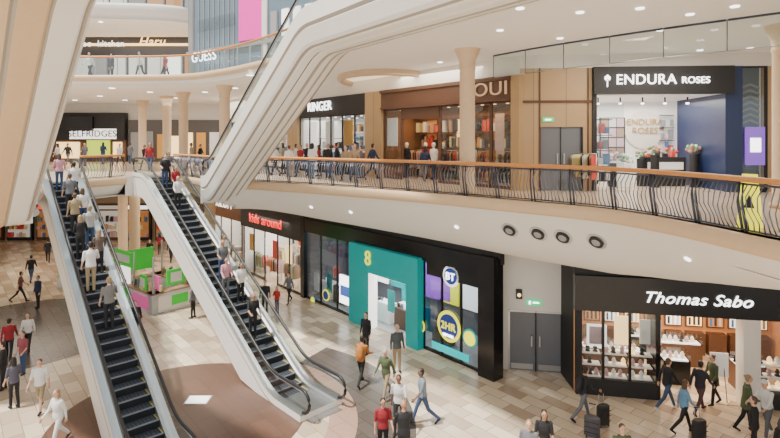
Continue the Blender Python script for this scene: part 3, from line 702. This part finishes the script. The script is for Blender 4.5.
def person_mesh(name,legs=(0,0,0,0),arms=((0,10),(0,10)),lean=0,hair='short',sleeve='long',bottom='trousers',pack=False,coat=False,fem=False,headyaw=0):
    b=MB(); post=MB()
    th=.44;shn=.42
    def leg(sx,a,k):
        a=math.radians(a);k=math.radians(k); h=Vector((sx*.09,0,.93)); kn=h+Vector((0,math.sin(a),-math.cos(a)))*th; an=kn+Vector((0,math.sin(a-k),-math.cos(a-k)))*shn
        return h,kn,an,a-k
    LL=[leg(-1,legs[0],legs[1]),leg(1,legs[2],legs[3])]
    dz=.075-min(l[2].z for l in LL)
    off=Vector((0,0,dz))
    for sx,(h,kn,an,fa) in zip((-1,1),LL):
        h=h+off;kn=kn+off;an=an+off
        cap_(b,h,kn,.088,.058,BO)
        if bottom=='shorts' : cap_(b,kn,an,.052,.036,SK)
        else: cap_(b,kn,an,.06,.046,BO)
        fp=max(-.9,min(.5,fa)) if an.z>.1+.0 else 0
        fd=Vector((0,math.cos(fp),math.sin(fp)))
        if an.z<.085: fd=Vector((0,1,0))
        cap_(b,an+Vector((0,-.03,-.03)),an+fd*.15+Vector((0,0,-.042)),.042,.032,SH); cap_(b,an,an+Vector((0,0,-.03)),.042,.042,SH)
    la=math.radians(lean); base=Vector((0,0,.93))+off
    R=Matrix.Rotation(-la,4,'X')
    T_=lambda p: base+(R@(Vector(p)-Vector((0,0,.93))))
    k=.92 if fem else 1
    loft(b,[(T_((0,0,.80)),.10,.08),(T_((0,0,.86)),.165,.115),(T_((0,0,.95)),.168 if not fem else .175,.12),(T_((0,0,1.03)),.15*k,.105)],BO)
    lo=.72 if coat else .90
    tr=[(T_((0,0,lo)),.185 if coat else .172,.135),(T_((0,0,.98)),.172,.128),(T_((0,0,1.09)),.155*k,.115),(T_((0,.01,1.22)),.178*k,.128),(T_((0,.0,1.34)),.195*k,.118),(T_((0,-.005,1.42)),.155*k,.09),(T_((0,-.005,1.475)),.075,.065)]
    loft(b,tr,TO)
    if bottom=='skirt': loft(b,[(T_((0,0,.50)),.22,.2),(T_((0,0,.75)),.19,.15),(T_((0,0,.98)),.16,.12)],BO)
    nk=T_((0,0,1.44)); hd=T_((0,.02,1.635))
    cap_(b,nk,hd-Vector((0,.01,.06)),.056,.052,SK)
    hm=Matrix.Translation(hd)@Matrix.Rotation(math.radians(headyaw),4,'Z')
    b.M=hm
    b.ell((0,0,.012),(.076,.094,.105),SK,16,12); b.ell((0,.022,-.055),(.055,.062,.058),SK,12,8)
    if hair=='bald': pass
    else:
        b.ell((0,-.022,.035),(.084,.092,.096),HA,16,10); b.ell((0,-.045,-.01),(.078,.065,.09),HA,12,8)
    if hair=='long': b.ell((0,-.07,-.10),(.082,.05,.16),HA,12,8); cap_(b,(-.07,-.02,0),(-.075,-.01,-.15),.025,.02,HA); cap_(b,(.07,-.02,0),(.075,-.01,-.15),.025,.02,HA)
    if hair=='bun': b.ell((0,-.11,.07),(.045,.045,.045),HA,10,8)
    if hair=='cap': b.ell((0,-.005,.06),(.09,.1,.075),BG,14,8); b.ell((0,.10,.055),(.06,.06,.012),BG,12,6)
    b.M=Matrix.Identity(4)
    post.M=hm
    post.add([(0,.088,.015),(-.016,.086,-.03),(.016,.086,-.03),(0,.116,-.026)],[(0,1,3),(0,3,2),(1,2,3)],SK,True)
    for sx in (-1,1):
        post.ell((sx*.029,.083,.012),(.012,.009,.008),EY,8,6); post.ell((sx*.078,-.005,0),(.01,.018,.03),SK,8,6); post.ell((sx*.03,.086,.033),(.018,.006,.004),HA,8,4)
    post.ell((0,.083,-.062),(.022,.008,.007),LI,10,6)
    post.M=Matrix.Identity(4)
    for i,sx in enumerate((-1,1)):
        a,e=[math.radians(x) for x in arms[i][:2]]; out=math.radians(arms[i][2] if len(arms[i])>2 else 9)
        sh=T_((sx*.185*k,0,1.40))
        ud=Vector((sx*math.sin(out),math.sin(a)*math.cos(out),-math.cos(a)*math.cos(out)))
        el_=sh+ud*.29
        inn=math.radians(arms[i][3]) if len(arms[i])>3 else .0
        fd=Vector((sx*math.sin(out)*.5-sx*math.sin(inn),math.sin(a+e),-math.cos(a+e))).normalized(); wr=el_+fd*.25
        cap_(b,sh,el_,.058,.044,TO); cap_(b,el_,wr,.043 if sleeve=='long' else .038,.032 if sleeve=='long' else .026,TO if sleeve=='long' else SK)
        side=Vector((0,1,0)); side=(side-fd*side.dot(fd)); side=side.normalized() if side.length>.2 else Vector((0,0,1))
        cap_(b,wr+fd*.01,wr+fd*.075,.028,.03,SK,8)
        for q,(o,l) in enumerate(((.03,.07),(.01,.08),(-.01,.075),(-.03,.055))):
            p0=wr+fd*.07+side*o
            inw=Vector((-sx,0,0)); p1=p0+fd*l*.45+inw*.004; p2=p1+fd*l*.32+inw*.018; p3=p2+fd*l*.15+inw*.025
            post.tube([p0,p1,p2,p3],0,SK,6,[.010,.0095,.0085,.006])
        p0=wr+fd*.025+side*.025; post.tube([p0,p0+side*.03+fd*.025,p0+side*.035+fd*.055+Vector((-sx*.01,0,0))],0,SK,6,[.012,.011,.008])
    if pack: loft(b,[(T_((0,-.19,1.0)),.13,.07),(T_((0,-.2,1.12)),.15,.09),(T_((0,-.19,1.32)),.14,.085),(T_((0,-.17,1.43)),.09,.06)],BG)
    if pack:
        for sx in (-1,1): cap_(b,T_((sx*.12,-.09,1.40)),T_((sx*.12,.12,1.30)),.02,.02,BG); cap_(b,T_((sx*.12,.12,1.30)),T_((sx*.14,.02,1.08)),.02,.02,BG)
    src=b.mesh(name+'_src')
    bv=BVHTree.FromPolygons([Vector(v) for v in b.v],b.f)
    o=D.objects.new('tmp',src); COL.objects.link(o)
    r=o.modifiers.new('r','REMESH'); r.mode='VOXEL'; r.voxel_size=.0135
    sm=o.modifiers.new('s','SMOOTH'); sm.iterations=3; sm.factor=.5
    dg=bpy.context.evaluated_depsgraph_get(); me=D.meshes.new_from_object(o.evaluated_get(dg)); D.objects.remove(o)
    V=[tuple(v.co) for v in me.vertices]; Fc=[list(p.vertices) for p in me.polygons]; idx=[]
    for p in me.polygons:
        hit=bv.find_nearest(p.center); idx.append(SL.index(b.mats[b.m[hit[2]]]) if hit[2] is not None else 2)
    o0=len(V); V+=post.v
    for f,m in zip(post.f,post.m): Fc.append([i+o0 for i in f]); idx.append(SL.index(post.mats[m]))
    out=D.meshes.new(name); out.from_pydata(V,[],Fc)
    for s in SL: out.materials.append(s)
    out.polygons.foreach_set('material_index',idx); out.polygons.foreach_set('use_smooth',[True]*len(Fc)); out.update()
    zmin=min(v[2] for v in V)
    for v in out.vertices: v.co.z-=zmin
    return out
TP={
 'standm':person_mesh('standm',(3,2,-3,2),((4,14),(-3,16))),
 'standt':person_mesh('standt',(4,4,-4,3),((8,50),(0,18)),sleeve='short'),
 'walkm':person_mesh('walkm',(26,6,-22,24),((-22,12),(24,22)),4),
 'walkt':person_mesh('walkt',(-20,28,24,6),((20,25),(-18,12)),4,sleeve='short'),
 'walkp':person_mesh('walkp',(22,6,-20,26),((10,60),(18,55)),8,pack=True),
 'walkf':person_mesh('walkf',(20,6,-18,24),((-18,14),(20,28)),3,hair='long',fem=True),
 'standf':person_mesh('standf',(3,2,-4,6),((6,20),(10,75,12,25)),2,hair='long',fem=True,sleeve='short'),
 'coatf':person_mesh('coatf',(14,8,-14,16),((8,40),(12,60,9,20)),5,hair='bun',fem=True,coat=True),
 'escm':person_mesh('escm',(2,2,-2,2),((6,20),(30,45,18)),2,sleeve='short'),
 'escf':person_mesh('escf',(3,2,-2,6),((8,60,9,20),(22,40,16)),2,hair='long',fem=True),
 'capm':person_mesh('capm',(16,8,-14,18),((30,35),(34,30)),8,hair='cap'),
 'bald':person_mesh('bald',(3,2,-5,6),((15,70,9,20),(15,70,9,20)),4,hair='bald'),
 'shorts':person_mesh('shorts',(16,8,-14,20),((-14,16),(16,24)),2,sleeve='short',bottom='shorts'),
}
SKN=[mat('skin_%d'%i,c,.5) for i,c in enumerate([(.72,.43,.30),(.52,.29,.18),(.25,.13,.08),(.78,.50,.37)])]
HRS=[mat('hair_%d'%i,c,.5) for i,c in enumerate([(.02,.015,.012),(.10,.055,.03),(.35,.24,.13),(.45,.44,.43)])]
_c={}
def cm(c):
    if c not in _c: _c[c]=mat('cloth_%d'%len(_c),c,.8,noise=.12,nscale=7)
    return _c[c]
EYM=mat('eye_dark',(.02,.015,.01),.2); LIM=mat('lip',(.5,.2,.18),.5)
BK=(.018,.018,.022);WT=(.8,.8,.79);JN=(.05,.09,.19);KH=(.36,.28,.17);GY=(.16,.17,.19);RD=(.30,.02,.03);NV=(.02,.035,.09);BR=(.45,.18,.04);GN=(.09,.12,.06);PK=(.65,.32,.38);LB=(.16,.33,.52)
FEM={'walkf','standf','coatf','escf'}
def put(t,x,y,z,ang,h=1.72,top=BK,bot=JN,sk=0,hr=0,shoe=BK,bag=BK,child=False):
    nm='child' if child else ('woman' if t in FEM else 'man')
    nm+='_walking' if t.startswith('walk') or t in('coatf','capm','shorts') else '_standing'
    o=D.objects.new(nm,TP[t]); COL.objects.link(o); s=h/1.75; o.scale=(s,s,s); o.location=(x,y,z+.003); o.rotation_euler=(0,0,ang)
    for i,m in enumerate((SKN[sk],HRS[hr],cm(top),cm(bot),cm(shoe),cm(bag),EYM,LIM)):
        o.material_slots[i].link='OBJECT'; o.material_slots[i].material=m
    return o
def g(t,px,fy,deg,h=1.72,*a,z=0,**k):
    d=(CZ-z)*F/(fy-HY); return put(t,(px-390)/F*d,d,z,math.radians(deg),h,*a,**k)
g('walkp',361,384,-20,1.76,BR,BK,1,0,BK,BR); g('standm',366,354,150,1.72,BK,BK,0,0)
g('standm',397,372,200,1.8,(.07,.09,.1),KH,0,3); g('walkm',386,398,150,1.74,GN,KH,0,3)
g('walkt',399,430,170,1.75,WT,BK,2,0); g('walkt',423,424,100,1.78,(.22,.27,.34),JN,2,0); g('standt',383,458,190,1.65,RD,BK,1,0); g('bald',404,468,10,1.78,BK,BK,1,0)
g('standf',544,474,170,1.7,BK,BK,1,0); g('standm',529,486,160,1.68,GY,BK,0,2); g('standm',622,492,180,1.7,GN,BK,0,1)
g('walkp',583,420,-75,1.72,BK,GY,1,0,BK,BK); g('walkm',667,410,-80,1.74,BK,JN,0,1,WT); g('walkf',684,433,-95,1.62,LB,BK,0,1)
g('walkm',700,413,-60,1.72,(.03,.03,.04),(.10,.05,.06),0,0); g('coatf',714,405,100,1.66,GN,BK,0,1)
g('coatf',746,431,-110,1.70,GN,BK,0,2); g('capm',767,438,110,1.74,WT,GY,0,2,WT,WT); g('standm',754,458,60,1.7,BK,BK,0,1)
g('standm',265,315,190,1.75,BK,BK,0,0); g('standf',277,313,170,1.35,(.5,.04,.04),JN,0,1,child=True); g('walkf',289,303,160,1.65,GY,BK)
g('walkm',9,360,30,1.7,RD,BK,1,0); g('walkf',28,352,200,1.65,WT,BK,0,1); g('standm',3,390,120,1.7,BK,BK,0,0); g('shorts',40,412,190,1.72,WT,KH,0,1); g('walkf',58,446,160,1.68,WT,WT,0,2); g('standt',23,374,170,1.6,(.3,.08,.1),JN,0,1)
g('standf',14,408,60,1.66,(.1,.1,.14),BK,0,0); g('standm',38,308,160,1.7,NV,BK,0,0); g('walkm',31,282,20,1.7,BK,JN,0,0); g('walkt',20,302,-60,1.7,(.2,.08,.08),BK)
g('walkf',150,262,180,1.66,BK,BK,0,0); g('standm',193,318,90,1.7,GY,BK,0,1); g('walkt',97,262,200,1.7,WT,JN,0,0); g('walkm',171,262,10,1.7,NV,BK); g('standf',160,255,30,1.6,RD,BK)
g('walkm',48,262,30,1.7,BK,BK); g('walkf',62,272,180,1.66,PK,JN); g('standf',108,325,20,1.65,NV,JN); g('walkm',135,338,200,1.72,BK,BK)
def l(t,px,Y,deg,h=1.72,*a,**k): return put(t,(px-390)/F*Y,Y,L1,math.radians(deg),h,*a,**k)
for i,(px,Y,dg_) in enumerate([(283,29,90),(289,26.5,30),(296,30,-90),(301,27,150),(307,29,180),(312,25.5,-20),(319,27.5,90),(328,26,170),(337,28,-90),(346,24.5,160),(354,23.6,200),(361,26,90),(372,25,-60),(150,31,200),(145,33,160),(85,38,180),(58,36,90),(103,41,0),(120,39,180),(192,33,90),(200,34.5,-90),(232,33,20),(130,41,10),(68,40,180),(275,27.5,60),(265,29,-90),(425,23.5,-20)]):
    l(random.choice(['standm','walkm','walkf','standf','walkt','coatf']),px,Y,dg_,random.uniform(1.62,1.78),random.choice([BK,BK,NV,GY,WT,RD,KH]),random.choice([BK,JN,GY]),random.choice([0,1,3]),random.choice([0,1]))
for px,Y in ((90,32.5),(112,33.2),(140,32.2),(165,33)):
    put(random.choice(['standm','walkf','walkt']),(px-390)/F*Y,Y,L2,random.uniform(0,6),1.7,random.choice([BK,WT,RD]),BK)
for px,y,wl,c in [(410,1.0,C1,RD),(418,1.0,C1,WT),(427,1.0,C1,BK),(450,.8,C1,KH),(458,.9,C1,WT),(393,.9,C1,BK),(310,.7,C1,WT),(335,.7,C1,NV),(478,.8,C1,BR)]:
    p=wl.w(wl.s(px),y,L1+.02); o=put('standm',p.x,p.y,p.z,math.pi+wl.a,1.75,c,BK); o.name='shop_mannequin'
    for i in (0,1): o.material_slots[i].material=KW
def e(E,t,s,tt,up=True,*a,**k):
    p,an=E(s,tt); return put(t,p.x,p.y,p.z,an-math.pi/2+(0 if up else math.pi),*a,**k)
for s,tt,t,c,bt,h in [(5.6,.0,'escm',(.2,.2,.2),BK,1.74),(7.2,.2,'escm',WT,KH,1.8),(7.8,-.25,'escf',(.14,.1,.08),BK,1.62),(8.6,.2,'escf',BK,BK,1.65),(9.1,-.2,'escm',(.45,.45,.42),JN,1.72),(9.9,.15,'escm',KH,BK,1.7),(10.4,-.2,'escf',WT,JN,1.62),(11.2,.1,'escm',GY,BK,1.72),(12.0,-.2,'escm',WT,BK,1.7),(12.8,.2,'escf',PK,JN,1.6)]:
    e(E1,t,s,tt,True,h,c,bt,random.choice([0,0,1,3]),random.choice([0,1,2]))
for s,tt,t,c,bt,h in [(4.3,.15,'escm',BK,BK,1.72),(5.9,-.2,'escf',WT,BK,1.62),(6.1,.25,'escf',PK,GY,1.6),(6.8,0,'escm',GY,JN,1.7),(7.3,-.25,'escf',WT,JN,1.6),(11.4,.1,'escf',WT,BK,1.62),(12.2,-.1,'escf',RD,BK,1.6),(13,.1,'escm',BK,JN,1.7),(13.5,-.2,'escf',GY,BK,1.65)]:
    e(E2,t,s,tt,False,h,c,bt,random.choice([0,0,1,3]),random.choice([0,1,2]))
for s in (2,3.4,5): e(E3,'escm',s,.2,True,1.72,BK,BK)
def suitcase(px,fy,rot,m,h=.65):
    d=CZ*F/(fy-HY); b=MB()
    b.M=Matrix.Translation(((px-390)/F*d,d,0))@Matrix.Rotation(math.radians(rot),4,'Z')
    loft(b,[((0,0,.06),.17,.09),((0,0,.08),.23,.125),((0,0,h-.04),.23,.125),((0,0,h),.18,.1)],m,20)
    for x in (-.15,.15):
        for y in (-.07,.07): b.cyl((x-.015,y,.03),(1,0,0),.03,.03,BLK2,10)
        b.tube([(x*.6,.08,h-.05),(x*.6,.08,h+.32)],.01,STEEL,6)
    b.tube([(-.1,.08,h+.32),(.1,.08,h+.32)],.018,BLK2,6)
    for z in (.2,.35,.5): b.box(-.2,.2,-.13,-.12,z,z+.015,BLK2)
    b.obj('suitcase')
suitcase(603,426,20,BLK2); suitcase(592,438,-30,mat('case_grey',(.08,.08,.1),.4)); suitcase(699,442,10,BLK2); suitcase(566,478,40,BLK2)
d=CZ*F/(458-HY); b=MB(); b.M=Matrix.Translation(((786-390)/F*d,d,0))@Matrix.Rotation(math.radians(120),4,'Z')
for x in (-.25,.25):
    for y in (-.35,.35): b.cyl((x-.02,y,.12),(1,0,0),.12,.04,BLK2,16); b.cyl((x-.025,y,.12),(1,0,0),.05,.05,GREY,10)
    b.tube([(x,.35,.12),(x,-.1,.65),(x,-.5,1.05)],.015,STEEL,6); b.tube([(x,-.35,.12),(x,.1,.6)],.015,STEEL,6)
b.tube([(-.25,-.5,1.05),(.25,-.5,1.05)],.02,BLK2,6)
loft(b,[((0,.1,.4),.2,.3),((0,.08,.55),.23,.38),((0,0,.75),.23,.36)],BLK2); b.ell((0,-.12,.85),(.24,.28,.26),mat('hood_grey',(.12,.12,.13),.8)); b.obj('pushchair')

# ================================================================= LIGHT
w=D.worlds.new('World'); SC.world=w; w.use_nodes=True; bg=w.node_tree.nodes['Background']; bg.inputs[0].default_value=(.97,.985,1,1); bg.inputs[1].default_value=1.2
sl=D.lights.new('sun','SUN'); sl.energy=7.5; sl.angle=math.radians(3); sl.color=(1,.94,.84); so=D.objects.new('sun',sl); COL.objects.link(so)
so.rotation_euler=Vector((-.42,-.20,1)).to_track_quat('Z','Y').to_euler()
for x,y in ((-24,38),(-14,40)): area('gallery_lamp',(x,y,11.8),6,450); area('ground_lamp',(x,y-4,5.7),6,400,(1,.87,.7))
area('gallery_lamp',(9,16.5,11.8),4,320,(1,.91,.78),size2=3); area('gallery_lamp',(2,23,11.8),4,320,(1,.91,.78))
cam=D.cameras.new('cam'); co=D.objects.new('camera',cam); COL.objects.link(co); co.location=(0,0,CZ); co.rotation_euler=(math.pi/2,0,0)
cam.lens=24; cam.sensor_width=36; cam.shift_y=-79/780; cam.clip_end=300; SC.camera=co
